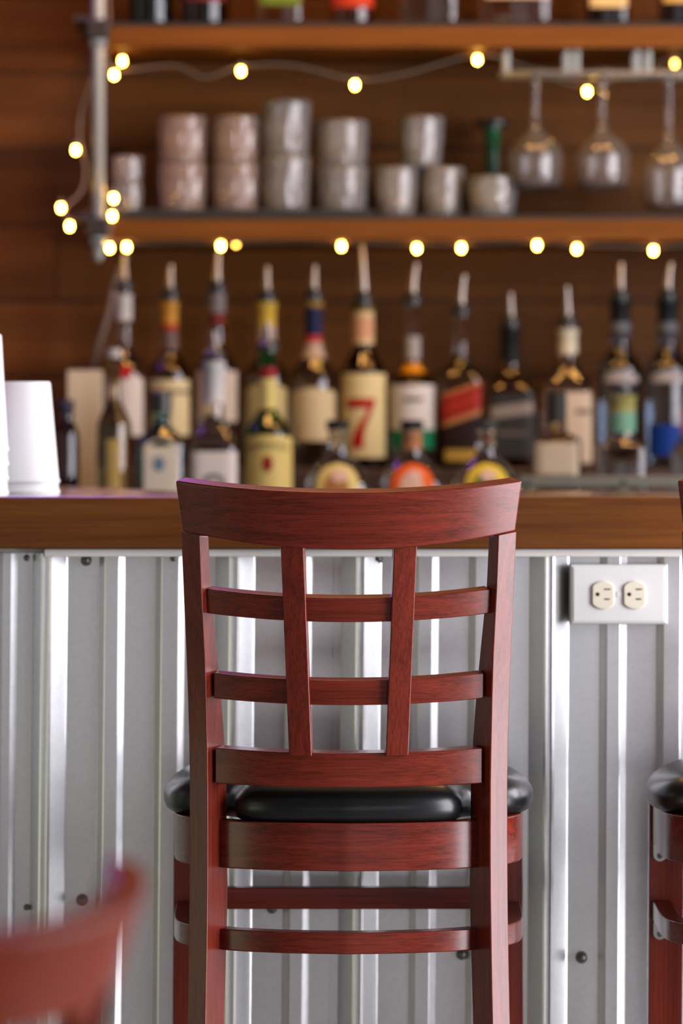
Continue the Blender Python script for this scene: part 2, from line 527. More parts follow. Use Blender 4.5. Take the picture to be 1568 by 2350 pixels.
POST = [(1229, 413, 457, 478), (1356, 419, 462, 484), (1500, 425.5, 469.5, 498), (1600, 429, 472.5, 507), (1700, 432, 474.5, 514), (1800, 433.5, 476, 519),
        (1950, 433.5, 476.3, 520), (2050, 433, 476, 522), (2200, 431, 474, 518), (2350, 428, 471, 514)]


def post_sections():
    out = []
    tn = math.tan(math.radians(32))
    for (y, a, b, c) in POST:
        Y = 4.19
        for _ in range(4):
            z = zof(y, Y); Y = Yps(z)
        s = Y / F
        xa, xb, xc = (a - 800.5) * s, (b - 800.5) * s, (c - 800.5) * s
        yb = Y - (math.sqrt(RB * RB - xb * xb) - CB) * math.cos(th(z))
        out.append((z, (xa, yb + (xb - xa) * tn), (xb, yb), (xc, yb + (xc - xb) / tn)))
    z, A, B, C = out[-1]
    for (zz, dx, dy) in ((.25, -.006, Yps(.25) - Yps(.5)), (0, -.014, Yps(.0) - Yps(.5) - .01)):
        tp = .92 if zz else .82
        A2 = (B[0] + (A[0] - B[0]) * tp + dx, B[1] + (A[1] - B[1]) * tp + dy); C2 = (B[0] + (C[0] - B[0]) * tp + dx, B[1] + (C[1] - B[1]) * tp + dy)
        out.append((zz, A2, (B[0] + dx, B[1] + dy), C2))
    return out


def seat_outline():
    half = [(0, 4.190), (.06, 4.196), (.102, 4.208), (.123, 4.226), (.131, 4.254), (.142, 4.270), (.170, 4.276), (.196, 4.300), (.208, 4.345),
            (.211, 4.40), (.206, 4.47), (.188, 4.53), (.150, 4.562), (.08, 4.575), (0, 4.577)]
    c = [Vector((x, y - YC, 0)) for x, y in half]
    r = cat_rom(c, 4)
    l = [Vector((-p.x, p.y, 0)) for p in reversed(r[1:-1])]
    return r + l


def ring_path(ext=0):
    half = [(.200, 4.478), (.199, 4.40), (.197, 4.34), (.190, 4.292), (.172, 4.256), (.147, 4.233), (.115, 4.214), (.06, 4.197), (0, 4.190)]
    c = cat_rom([Vector((-x, y - YC, 0)) for x, y in half], 5)
    return c + [Vector((-p.x, p.y, 0)) for p in reversed(c[:-1])]


def ring_mesh(z0, z1, th_):
    p = ring_path(); nn = len(p); nrm = []
    for i in range(nn):
        d = (p[min(i + 1, nn - 1)] - p[max(i - 1, 0)]).normalized()
        nrm.append(Vector((-d.y, d.x, 0)))   # inward
    fn = lambda u, v, w_: p[u] + nrm[u] * (th_ * w_) + Vector((0, 0, v))
    return MB().solid(fn, range(nn), [z0, z1])


def build_stool(name, zmap=None, WX=None, WZ=None):
    WX = WX or M['mahog_x']; WZ = WZ or M['mahog_z']
    root = empty(name)
    zm = zmap or (lambda z: z)
    def done(b, nm, mat, par=root, bevel=.0015, seg=2, smooth=None):
        if isinstance(b, MB): vv, ff = b.v, b.f
        else: vv, ff = b
        vv = [(p[0], p[1], zm(p[2])) for p in vv]
        o = mk(nm, vv, ff, mat, par, False, bevel, seg)
        if smooth: sharp(o, smooth)
        return o
    # rear posts
    secs = post_sections()
    for sgn in (1, -1):
        v = []; f = []
        for k, (z, A, B, C) in enumerate(secs):
            D = (A[0] + C[0] - B[0], A[1] + C[1] - B[1])
            for q, zt in zip((A, B, C, D), (1.0359, 1.0320, 1.0305, 1.0340)): v.append((sgn * q[0], q[1] - YC, zt if k == 0 else z))
        for k in range(len(secs) - 1):
            for i in range(4): f.append((k * 4 + i, k * 4 + (i + 1) % 4, k * 4 + 4 + (i + 1) % 4, k * 4 + 4 + i))
        f += [(0, 1, 2, 3), tuple(4 * (len(secs) - 1) + i for i in range(4))]
        done((v, f), 'rear_post', WZ, smooth=28)
    # crest rail
    tt, tb = 1.0865, 1.0318
    us = lsp(-1, 1, 41)
    def crest(u, v, w_):
        t = tb + (tt - tb) * v
        hwid = .1815 + (.1885 - .1815) * v
        if v < .01: t -= .006 * (1 - u * u)          # lower edge cut with a slight sweep
        return bk(u * hwid, t, .021 * w_)
    done(MB().solid(crest, us, lsp(0, 1, 7)), 'crest_rail', WX, bevel=.0025, seg=3, smooth=28)
    # cross rails and slats
    for (t1_, t0_, hx, ins, tk) in ((.9705, .9435, .1590, .0085, .015), (.8785, .8505, .1525, .010, .015), (.7965, .7575, .1510, .0095, .021)):
        us = lsp(-hx, hx, 29)
        fn = lambda u, v, w_: bk(u, v, ins + tk * w_)
        done(MB().solid(fn, us, lsp(t0_, t1_, 4)), 'cross_rail', WX, smooth=28)
    for sgn in (-1, 1):
        def slat(u, v, w_):
            t = .7935 + (1.032 - .7935) * v
            xc = sgn * (.0533 + (.0621 - .0533) * v)
            return bk(xc + u * .0127, t, .0035 + .014 * w_)
        done(MB().solid(slat, lsp(-1, 1, 5), lsp(0, 1, 12)), 'back_slat', WZ, smooth=28)
    # seat frame, foot ring, front legs, front stretcher
    done(ring_mesh(.664, .7165, .02), 'apron', WX, smooth=28)
    done(ring_mesh(.5735, .597, .022), 'foot_ring', WX, smooth=28)
    for sgn in (-1, 1):
        v = []; f = []
        for (z, cx, cy, h) in ((.713, .1830, 4.5015, .0205), (.4, .1855, 4.5015, .0200), (0, .192, 4.510, .0160)):
            for (a, c) in ((-1, -1), (1, -1), (1, 1), (-1, 1)): v.append((sgn * (cx + a * h), cy + c * h - YC, z))
        for k in range(2):
            for i in range(4): f.append((k * 4 + i, k * 4 + (i + 1) % 4, k * 4 + 4 + (i + 1) % 4, k * 4 + 4 + i))
        f += [(0, 1, 2, 3), (8, 9, 10, 11)]
        done((v, f), 'front_leg', WZ)
        for zc in (.650, .5585):
            b = MB(); pts = [(-.0075, .012), (.0075, .012)] + [(.0075 * math.cos(a), .0075 * math.sin(a)) for a in lsp(0, -PI, 9)]
            m_ = len(pts)
            b.add([(sgn * .1915 + x, 4.4808 - YC - d, zc + z_) for d in (0, .0022) for x, z_ in pts],
                  [tuple(range(m_)), tuple(range(m_, 2 * m_))] + [(i, (i + 1) % m_, m_ + (i + 1) % m_, m_ + i) for i in range(m_)])
            tagp = done(b, 'fixing_plate', M['steel'], bevel=0)
            tagp['label'] = 'rounded bright metal fixing plate on front leg'
            pts = [(.0036 * math.cos(2 * PI * i / 12), .0036 * math.sin(2 * PI * i / 12)) for i in range(12)]
            b = MB().add([(sgn * .1915 + x, 4.4786 - YC - d, zc + z_ - .001) for d, s in ((0, 1), (.0016, .8)) for x, z_ in [(p_[0] * s, p_[1] * s) for p_ in pts]],
                         [tuple(range(12, 24))] + [(i, (i + 1) % 12, 12 + (i + 1) % 12, 12 + i) for i in range(12)])
            done(b, 'plate_screw', M['screw'], tagp, bevel=0)
    done(MB().box(-.172, .172, 4.489 - YC, 4.508 - YC, .5865, .612), 'front_stretcher', WX)
    # cushion
    ol = seat_outline(); m_ = len(ol); nr = []
    for i in range(m_):
        d = (ol[(i + 1) % m_] - ol[i - 1]).normalized(); nr.append(Vector((-d.y, d.x, 0)))
    lay = [(.020, .7165), (.008, .7165), (.0035, .719), (.0005, .726), (0, .733), (.0016, .740), (.0075, .748), (.018, .755), (.030, .760), (.055, .764), (.085, .7665)]
    v = []; f = []
    for (ins, z) in lay:
        for p, q in zip(ol, nr):
            if ins < .02: w_ = p + q * ins
            else: w_ = (p + q * .018) * (1 - (ins - .018) / .20)
            v.append((w_.x, w_.y, z))
    for k in range(len(lay) - 1):
        for i in range(m_): f.append((k * m_ + i, k * m_ + (i + 1) % m_, (k + 1) * m_ + (i + 1) % m_, (k + 1) * m_ + i))
    f.append(tuple(range(m_)))
    tp = (len(lay) - 1) * m_; v.append((0, 0, .7675))
    for i in range(m_): f.append((tp + i, tp + (i + 1) % m_, len(v) - 1))
    o = done((v, f), 'seat_cushion', M['vinyl'], bevel=0)
    for p in o.data.polygons: p.use_smooth = True
    o['label'] = 'padded black vinyl seat cushion'
    return root


stool = build_stool('bar_stool')
stool.location = ((800.5 - CX) * 4.2 / F, YC, 0)
tag(stool, 'dark red mahogany bar stool with windowpane back, centred before the bar', 'bar stool', 'bar stools along the counter')
s2 = dup(stool); s2.location = (stool.location.x + .5525, YC + .004, 0); s2.rotation_euler = (0, 0, math.radians(-2.0))
tag(s2, 'second bar stool under the outlet, cut off by the frame edge', 'bar stool', 'bar stools along the counter')
dc = build_stool('dining_chair', lambda z: float(np.interp(z, [0, .763, 1.0, 1.03, 1.0865, 1.2], [0, .46, .81, .843, .887, 1.0])), M['brick_x'], M['brick_z'])
tag(dc, 'blurred reddish wooden chair very close to the camera, only its curved top rail showing', 'chair')
a = math.radians(70)
tip = Vector(bk(.187, 1.087, .01))
c_, s_ = math.cos(a), math.sin(a)
tgt = at(286, 1972, 2.2)
dc.rotation_euler = (0, 0, a)
dc.location = (tgt.x - (c_ * tip.x - s_ * tip.y), tgt.y - (s_ * tip.x + c_ * tip.y), 0)

# ------------------------------------------------------------------ paper cups on the bar
def cup(name, x, y, z0, h, r0, r1, lab, grp):
    b = MB()
    b.loft([(0, r0 + .0012, r0 + .0012, 2), (.0035, r0 + .0018, r0 + .0018, 2), (.006, r0, r0, 2), (h - .002, r1, r1, 2), (h, r1 - .0012, r1 - .0012, 2),
            (h - .003, r1 - .0016, r1 - .0016, 2), (h - .006, r1 - .0006, r1 - .0006, 2)], 40, cap0=False)
    b.loft([(h - .006, r1 - .0006, r1 - .0006, 2), (.006, r0 - .0006, r0 - .0006, 2), (0, r0 + .0012, r0 + .0012, 2)], 40, cap0=False, cap1=False)
    o = b.build(name, M['paper']); sharp(o, 40); o.location = (x, y, z0)
    tag(o, lab, 'cup', grp); return o


cy_ = 4.86; s_ = cy_ / F
cx_ = xof(52, cy_)
cup('paper_cup', cx_, cy_, BT, .128, 83 * s_, 64 * s_, 'white paper cup upside down, lowest of the shorter pair on the bar', 'white paper cups')
cup('paper_cup', cx_, cy_, BT + .0135, .128, 83 * s_, 64 * s_, 'white paper cup upside down, top of the shorter pair on the bar', 'white paper cups')
cx2 = xof(-72, cy_ - .09)
for i, nm in enumerate(('lowest', 'second lowest', 'second highest', 'topmost')):
    cup('paper_cup', cx2, cy_ - .09, BT + .018 * i, .145, 88 * s_, 74 * s_, 'white paper cup upside down, %s of the tall stack at the frame edge' % nm, 'white paper cups')

# ------------------------------------------------------------------ back bar: counter, riser, rail
bc = empty('back_counter', (0, 6.5, 0)); tag(bc, 'dark back counter with a stepped riser below the plank wall', 'counter')
box('cabinet', -1.4, 1.6, -.4, .355, 0, .95, M['dark_wood'], bc)
box('worktop', -1.42, 1.62, -.43, .355, .95, .99, M['dark_wood'], bc, .003)
ZR = zof(1076, 6.64)
box('riser_step', -.62, 1.2, .055, .355, .9905, ZR, M['dark_wood'], bc, .002)
ZF = .9905
rl = MB()
p0, p1 = at(1195, 1104, 6.13), at(1720, 1104, 6.13)
rl.box(p0.x, p1.x, -.375, -.367, p0.z - .009, p0.z + .008)
for px in (1212, 1430, 1640):
    x = xof(px, 6.13); rl.box(x - .006, x + .006, -.375, -.367, .99, p0.z)
rl.build('bottle_rail', M['rail_metal'], bc, bevel=.001)['label'] = 'dull metal guard rail'


# ------------------------------------------------------------------ bottles
def spline_sec(sec, n=5):
    """smooth a list of (z, rx, ry, n) sections where flagged by dense input; simple pass-through with refinement"""
    out = []
    for i in range(len(sec) - 1):
        a, b = sec[i], sec[i + 1]
        out.append(a)
    out.append(sec[-1]); return out


def sec_at(sec, z):
    zs = [s[0] for s in sec]
    return tuple(float(np.interp(z, zs, [s[k] for s in sec])) for k in (1, 2, 3))


def surf(sec, x, z, off):
    rx, ry, n_ = sec_at(sec, z)
    rx += off; ry += off
    t = min(.999, abs(x) / rx)
    return (x, -ry * (1 - t ** n_) ** (1 / n_), z)


def patch(name, sec, x0, x1, z0, z1, mat, parent, off=.0007, nx=14, nz=6, slant=0, arch=0, oval=False, lab=None):
    v = []; f = []
    for j in range(nz + 1):
        vv = j / nz
        for i in range(nx + 1):
            u = i / nx
            if oval:
                zz = z0 + (z1 - z0) * vv; q = 2 * vv - 1; wv = math.sqrt(max(0, 1 - q * q))
                x = (x0 + x1) / 2 + (x1 - x0) / 2 * (2 * u - 1) * max(wv, .02)
            else:
                x = x0 + (x1 - x0) * u
                zz = z0 + (z1 - arch * (2 * u - 1) ** 2 - z0) * vv + slant * (u - .5)
            v.append(surf(sec, x, zz, off))
    for j in range(nz):
        for i in range(nx):
            q = j * (nx + 1) + i; f.append((q, q + 1, q + nx + 2, q + nx + 1))
    o = mk(name, v, f, mat, parent, True)
    if lab: o['label'] = lab
    return o


def text_on(sec, s, cx, cz, size, mat, parent, off=.0014, arc=0):
    cu = bpy.data.curves.new('lettering', 'FONT'); cu.body = s; cu.size = size; cu.align_x = 'CENTER'; cu.align_y = 'CENTER'
    t = bpy.data.objects.new('lettering', cu); COL.objects.link(t)
    bpy.context.view_layer.update()
    me = bpy.data.meshes.new_from_object(t)
    v = [tuple(p.co) for p in me.vertices]; f = [tuple(p.vertices) for p in me.polygons]
    bpy.data.objects.remove(t)
    v = [surf(sec, cx + x, cz + y - arc * x * x, off) for x, y, _ in v]
    return mk('lettering', v, f, mat, parent)


def band(name, sec, z0, z1, mat, parent, off=.0008, seg=24):
    zz = sorted(set([z0, z1] + [s[0] for s in sec if z0 < s[0] < z1]))
    ss = [(z,) + tuple(q + (off if i < 2 else 0) for i, q in enumerate(sec_at(sec, z))) for z in zz]
    b = MB().loft(ss, seg, cap0=False, cap1=False)
    return b.build(name, mat, parent, True)


def spout(parent, z, rn, h, lean=0, collar=.016, tall=.02):
    """black collar with steel pouring spout"""
    c = MB().loft([(z - .001, rn + .002, rn + .002, 2), (z + .002, collar, collar, 2), (z + tall * .6, collar, collar, 2), (z + tall, rn * .9, rn * .9, 2)], 20).build('spout_collar', M['black'], parent)
    sharp(c, 30)
    z0 = z + tall
    pts = [(0, 0, z0 - .002), (lean * .1, 0, z0 + h * .25), (lean * .45, 0, z0 + h * .6), (lean, 0, z0 + h)]
    sp = MB().tube(pts, [rn * .78, rn * .60, .0052, .0038], 12).build('pour_spout', M['chrome'], parent)
    sharp(sp, 40)


def bottle(name, label, px, Y, zb, neck_top, neck_bot, sh_bot, hw_px, nk_px, mat, square=False, depth=1.0, round_=False, group=None, cat='bottle'):
    s = Y / F; rw, rn = hw_px * s, nk_px * s
    zt, zn, zs = zof(neck_top, Y) - zb, zof(neck_bot, Y) - zb, zof(sh_bot, Y) - zb
    n_ = 5 if square else 2
    d = rw * depth
    sec = [(0.001, rw * .90, d * .90, n_), (.004, rw * .975, d * .975, n_), (.010, rw, d, n_)]
    if round_:
        H = zn
        sec = [(.001, rw * .55, d * .55, 2), (.004, rw * .66, d * .66, 2)]
        for q in lsp(.06, .94, 13):
            w_ = math.sin(PI * (.18 + .80 * q)) ** .8
            sec.append((H * q, max(rn, rw * w_), max(rn, d * w_), 2))
    else:
        sec.append((zs, rw, d, n_))
        for q in lsp(.12, 1, 9):
            e = .5 - .5 * math.cos(PI * q)
            sec.append((zs + (zn - zs) * q, rw + (rn - rw) * e, d + (rn - d) * e, n_ + (2 - n_) * min(1, q * 1.3)))
    sec += [(zt - .012, rn, rn, 2), (zt - .010, rn * 1.1, rn * 1.1, 2), (zt - .001, rn * 1.1, rn * 1.1, 2), (zt, rn * .9, rn * .9, 2)]
    root = empty(name, (xof(px, Y), Y, zb))
    o = MB().loft(sec, 32).build('glass_body', mat, root); sharp(o, 50)
    tag(root, label, cat, group)
    root['_'] = 0; del root['_']
    return root, sec, s


YB, YF = 6.64, 6.30
GB, GF = 'bottles on the riser', 'bottles on the back counter'
cream, white, red = paint(236, 218, 168), paint(235, 228, 220), paint(186, 14, 16)
gold, black_p, navy = paint(214, 156, 40), paint(24, 24, 26), paint(24, 30, 74)


def Z(py, Y, zb): return zof(py, Y) - zb


def lab_px(root, sec, px, Y, zb, x0, x1, y0, y1, mat, name='label', **kw):
    s = Y / F
    return patch(name, sec, (x0 - px) * s, (x1 - px) * s, Z(y1, Y, zb), Z(y0, Y, zb), mat, root, **kw)


def bd(root, sec, Y, zb, y0, y1, mat, name='neck_band'):
    return band(name, sec, Z(y1, Y, zb), Z(y0, Y, zb), mat, root)


# -- back row on the riser
r, q, s = bottle('vodka_bottle', 'clear bottle with white neck and red emblem, first of the riser row', 285, YB, ZR, 668, 785, 860, 50, 17, G['clear'], group=GB)
bd(r, q, YB, ZR, 676, 736, white)
lab_px(r, q, 285, YB, ZR, 242, 330, 855, 1000, white, arch=.012)
lab_px(r, q, 285, YB, ZR, 276, 306, 838, 872, red, 'emblem', off=.0016, oval=True)
spout(r, Z(668, YB, ZR), .012, .045)

r, q, s = bottle('whiskey_bottle', 'brown bottle with orange and red neck band and cream label', 390, YB, ZR, 688, 800, 860, 48, 17, G['amber'], group=GB)
bd(r, q, YB, ZR, 692, 744, paint(226, 160, 60)); bd(r, q, YB, ZR, 744, 758, paint(190, 60, 30)); bd(r, q, YB, ZR, 760, 800, paint(120, 100, 92))
lab_px(r, q, 390, YB, ZR, 345, 436, 872, 1000, cream)
lab_px(r, q, 390, YB, ZR, 345, 436, 896, 904, paint(110, 100, 90), 'label_line', off=.0014)
spout(r, Z(688, YB, ZR), .012, .04, .002)

r, q, s = bottle('rum_bottle', 'clear bottle with dark red neck stripe and pale label', 498, YB, ZR, 672, 790, 850, 49, 18, G['smoke'], group=GB)
bd(r, q, YB, ZR, 720, 746, paint(128, 40, 30)); bd(r, q, YB, ZR, 676, 718, paint(150, 138, 130))
lab_px(r, q, 498, YB, ZR, 452, 545, 852, 968, paint(214, 198, 182))
spout(r, Z(672, YB, ZR), .012, .055, .003)

r, q, s = bottle('gin_bottle', 'bottle with gold foil neck standing behind the green bottle', 612, YB, ZR, 692, 800, 870, 50, 20, G['olive'], group=GB)
bd(r, q, YB, ZR, 694, 750, paint(232, 190, 70)); bd(r, q, YB, ZR, 750, 792, paint(196, 172, 160))
lab_px(r, q, 612, YB, ZR, 566, 658, 880, 985, paint(206, 190, 130), arch=.01)
spout(r, Z(692, YB, ZR), .012, .04, .001)

r, q, s = bottle('vodka_bottle', 'clear bottle with navy neck, red stripe and cream label', 720, YB, ZR, 690, 790, 880, 53, 19, G['clear'], group=GB)
bd(r, q, YB, ZR, 691, 706, paint(170, 130, 60)); bd(r, q, YB, ZR, 707, 770, navy); bd(r, q, YB, ZR, 770, 786, paint(196, 50, 40)); bd(r, q, YB, ZR, 786, 822, paint(190, 170, 150))
lab_px(r, q, 720, YB, ZR, 670, 770, 890, 1012, paint(226, 206, 160), arch=.008)
spout(r, Z(690, YB, ZR), .012, .04, .002)

# the big red 7
r, q, s = bottle('whiskey_bottle', 'dark brown bottle with cream label bearing a large red 7', 834, YB, ZR, 698, 790, 862, 53, 23, G['brown'], group=GB)
bd(r, q, YB, ZR, 702, 715, paint(120, 96, 40)); bd(r, q, YB, ZR, 715, 790, paint(240, 208, 150))
lab_px(r, q, 834, YB, ZR, 812, 856, 728, 778, paint(226, 168, 126), 'neck_print', off=.0018)
l7 = lab_px(r, q, 834, YB, ZR, 784, 885, 858, 1050, paint(240, 220, 160), nx=20)
rows = [(915.2, 800, 861), (917, 798, 862), (921, 797, 861), (925, 796, 860.5), (930, 796, 860), (934, 797, 858), (936.2, 798, 856.5)]
stem = [(936.2, 845, 856.5), (944, 842, 854), (954, 838, 850), (964, 831, 845.5), (974, 824, 841), (984, 818, 838), (996, 812.5, 835.5), (1008, 809.5, 834.5), (1020, 807, 834), (1028, 805.5, 834)]
for nm_rows in (rows, stem):
    pass
v = []; f = []
for grp in (rows, stem):
    base = len(v)
    for (yy, xa, xb) in grp:
        for i in range(9):
            x = xa + (xb - xa) * i / 8
            v.append(surf(q, (x - 834) * s, Z(yy, YB, ZR), .0018))
    for j in range(len(grp) - 1):
        for i in range(8):
            k = base + j * 9 + i; f.append((k, k + 1, k + 10, k + 9))
mk('numeral', v, f, paint(190, 0, 8), r, True)
spout(r, Z(698, YB, ZR), .012, .085, -.002, tall=.022)

r, q, s = bottle('rum_bottle', 'clear bottle with orange collar, white label and green band', 947, YB, ZR, 698, 835, 885, 53, 17, G['clear'], group=GB)
bd(r, q, YB, ZR, 772, 824, paint(176, 170, 166))
bd(r, q, YB, ZR, 834, 856, paint(226, 150, 20))
lab_px(r, q, 947, YB, ZR, 894, 1000, 884, 986, white, nx=20)
lab_px(r, q, 947, YB, ZR, 896, 998, 986, 1030, paint(10, 130, 84), nx=20)
lab_px(r, q, 947, YB, ZR, 925, 970, 912, 922, paint(120, 110, 106), 'label_line', off=.0014)
spout(r, Z(698, YB, ZR), .012, .05, .007)

r, q, s = bottle('scotch_bottle', 'square amber bottle with slanted red label', 1058, YB, ZR, 724, 815, 872, 49, 17, G['clear'], square=True, depth=.95, group=GB)
band('liquor_fill', q, .012, Z(930, YB, ZR), paint(38, 12, 6), r, off=.0004, seg=32)
lab_px(r, q, 1058, YB, ZR, 1012, 1104, 890, 966, paint(196, 132, 76), slant=.024, nz=2)
lab_px(r, q, 1058, YB, ZR, 1012, 1104, 896, 954, paint(172, 40, 18), off=.0014, slant=.024, name='label_field')
lab_px(r, q, 1058, YB, ZR, 1012, 1104, 907, 910, paint(110, 24, 14), 'label_line', off=.002, slant=.024)
lab_px(r, q, 1058, YB, ZR, 1012, 1104, 940, 943, paint(110, 24, 14), 'label_line', off=.002, slant=.024)
lab_px(r, q, 1058, YB, ZR, 1020, 1092, 1032, 1058, paint(200, 164, 70), 'small_label')
spout(r, Z(724, YB, ZR), .012, .05, .006)

r, q, s = bottle('whiskey_bottle', 'square whiskey bottle with black neck and black label', 1172, YB, ZR, 752, 838, 905, 56, 21, G['whisky'], square=True, depth=.95, group=GB)
bd(r, q, YB, ZR, 754, 832, black_p)
lab_px(r, q, 1172, YB, ZR, 1120, 1225, 905, 1050, paint(52, 50, 46))
lab_px(r, q, 1172, YB, ZR, 1124, 1222, 928, 956, paint(150, 138, 128), 'label_line', off=.0014, slant=.010)
lab_px(r, q, 1172, YB, ZR, 1140, 1206, 990, 1000, paint(104, 98, 88), 'label_line', off=.0014)
spout(r, Z(752, YB, ZR), .012, .04, .0)

r, q, s = bottle('tequila_bottle', 'clear square bottle with cream neck label below a black collar', 1303, YB, ZR, 750, 815, 905, 58, 21, G['clear'], square=True, depth=.9, group=GB)
bd(r, q, YB, ZR, 755, 812, paint(240, 228, 196))
lab_px(r, q, 1303, YB, ZR, 1252, 1356, 900, 1062, paint(226, 204, 176))
lab_px(r, q, 1303, YB, ZR, 1318, 1352, 940, 950, paint(110, 90, 76), 'label_line', off=.0014)
spout(r, Z(750, YB, ZR), .012, .05, -.001)

for (px, lb) in ((1424, 'smoky blue bottle with black neck ringed by painted highlights and pale arched label'), (1533, 'smoky blue bottle with a deep blue lower label at the frame edge')):
    r, q, s = bottle('vodka_bottle', lb, px, YB, ZR, 690, 792, 850, 53, 22, G['blue'], group=GB)
    bd(r, q, YB, ZR, 692, 740, black_p); bd(r, q, YB, ZR, 760, 782, paint(60, 62, 72))
    bd(r, q, YB, ZR, 740, 760, paint(110, 114, 118))  # grey bands paint highlights into the black neck
    lab_px(r, q, px, YB, ZR, px - 40, px + 38, 850, 878, paint(180, 172, 170), arch=.012)
    if px == 1424: lab_px(r, q, px, YB, ZR, px - 34, px + 20, 905, 990, paint(120, 150, 140))
    else: lab_px(r, q, px, YB, ZR, px - 46, px + 46, 975, 1046, paint(10, 60, 150))
    spout(r, Z(690, YB, ZR), .012, .045, .002 if px < 1500 else .006)

# -- front row on the counter
r, q, s = bottle('wine_bottle', 'dark purple bottle with grey cap beside the paper cups', 152, YF, ZF, 920, 958, 1000, 30, 17, G['purple'], group=GF)
bd(r, q, YF, ZF, 921, 950, paint(70, 62, 80))
MB().loft([(Z(921, YF, ZF), .0125, .0125, 2), (Z(917, YF, ZF), .012, .012, 2)], 20).build('cap', paint(70, 62, 80), r)

r, q, s = bottle('liqueur_bottle', 'straw coloured bottle with a narrow gold label strip', 262, YF, ZF, 820, 905, 985, 40, 15, G['olive'], group=GF)
lab_px(r, q, 262, YF, ZF, 246, 278, 1008, 1150, paint(196, 168, 96))
MB().loft([(Z(820, YF, ZF), .0125, .0125, 2), (Z(800, YF, ZF), .012, .012, 2)], 20).build('cap', paint(200, 196, 190), r)

r, q, s = bottle('gin_bottle', 'pale teal square bottle with black cap and white arched label', 370, YF, ZF, 945, 968, 1020, 56, 20, G['teal'], square=True, depth=.8, group=GF)
sharp(MB().loft([(Z(947, YF, ZF), .0175, .0175, 2), (Z(903, YF, ZF), .0178, .0178, 2), (Z(900, YF, ZF), .016, .016, 2)], 24).build('cap', M['black'], r), 30)
lab_px(r, q, 366, YF, ZF, 328, 408, 1006, 1160, paint(232, 220, 200), arch=.012)
lab_px(r, q, 366, YF, ZF, 350, 376, 1046, 1082, paint(110, 140, 160), 'emblem', off=.0016, oval=True)

r, q, s = bottle('vodka_bottle', 'clear bottle with white capsule neck and a grey ring emblem label', 491, YF, ZF, 826, 950, 1030, 55, 23, G['clear'], square=True, depth=.9, group=GF)
bd(r, q, YF, ZF, 830, 925, paint(226, 222, 218))
lab_px(r, q, 491, YF, ZF, 438, 545, 1036, 1170, paint(236, 226, 220))
for (ro, mt, of) in ((27, paint(120, 116, 110), .0016), (15, paint(232, 222, 214), .0022)):
    lab_px(r, q, 491, YF, ZF, 492 - ro, 492 + ro, 1112 - ro, 1112 + ro, mt, 'emblem', off=of, oval=True, nz=12)
spout(r, Z(826, YF, ZF), .014, .03, 0, collar=.020, tall=.016)

r, q, s = bottle('whiskey_bottle', 'green glass bottle with large cream label and small red emblem', 615, YF, ZF, 806, 930, 1000, 56, 19, G['green'], group=GF)
bd(r, q, YF, ZF, 842, 866, paint(150, 30, 34))
bd(r, q, YF, ZF, 868, 938, paint(222, 204, 122))
lab_px(r, q, 615, YF, ZF, 561, 671, 998, 1180, paint(226, 200, 118), nx=22, arch=.004)
text_on(q, 'JAMESON', 0, Z(1023, YF, ZF), .0155, paint(92, 100, 60), r, arc=4)
lab_px(r, q, 615, YF, ZF, 604, 627, 1044, 1084, paint(150, 24, 12), 'emblem', off=.0016, oval=True)
spout(r, Z(806, YF, ZF), .013, .03, 0, collar=.018, tall=.018)

for (px, lb, lc, cap, hw_, gm) in ((775, 'round decanter bottle with cream and gold oval label', (226, 206, 130), (28, 26, 30), 84, 'smoke'),
                                  (946, 'round decanter bottle with bright orange arched label', (232, 100, 20), (28, 26, 30), 82, 'smoke'),
                                  (1116, 'round decanter bottle with yellow ringed green label', (226, 200, 60), (60, 62, 60), 84, 'smoke')):
    r, q, s = bottle('decanter_bottle', lb, px, YF, ZF, 985, 1034, 1100, hw_, 20, G[gm], depth=.6, round_=True, group=GF)
    sharp(MB().loft([(Z(985, YF, ZF), .0185, .0185, 2), (Z(968, YF, ZF), .0190, .0190, 2), (Z(964, YF, ZF), .017, .017, 2)], 24).build('cap', paint(*cap), r), 30)
    if px == 946: bd(r, q, YF, ZF, 990, 1030, paint(196, 130, 84))
    lw = 50
    lab_px(r, q, px, YF, ZF, px - lw, px + lw, 1062, 1170, paint(*lc), oval=True, nz=14)
    ic = {775: (176, 120, 60), 946: (230, 190, 160), 1116: (70, 120, 30)}[px]
    lab_px(r, q, px, YF, ZF, px - 30, px + 26, 1082, 1160, paint(*ic), 'emblem', off=.0016, oval=True, nz=10)
    lab_px(r, q, px, YF, ZF, px - 14, px + 22, 1078, 1106, paint(222, 186, 168), 'emblem', off=.0026, oval=True, nz=10)

r, q, s = bottle('tequila_bottle', 'short clear square bottle with dark cap and beige label', 1278, YF, ZF, 968, 985, 1012, 55, 22, G['olive'], square=True, depth=.8, group=GF)
sharp(MB().loft([(Z(970, YF, ZF), .0165, .0165, 2), (Z(903, YF, ZF), .0165, .0165, 2), (Z(900, YF, ZF), .015, .015, 2)], 24).build('cap', paint(52, 50, 46), r), 30)
lab_px(r, q, 1278, YF, ZF, 1228, 1326, 1016, 1088, paint(206, 186, 156))

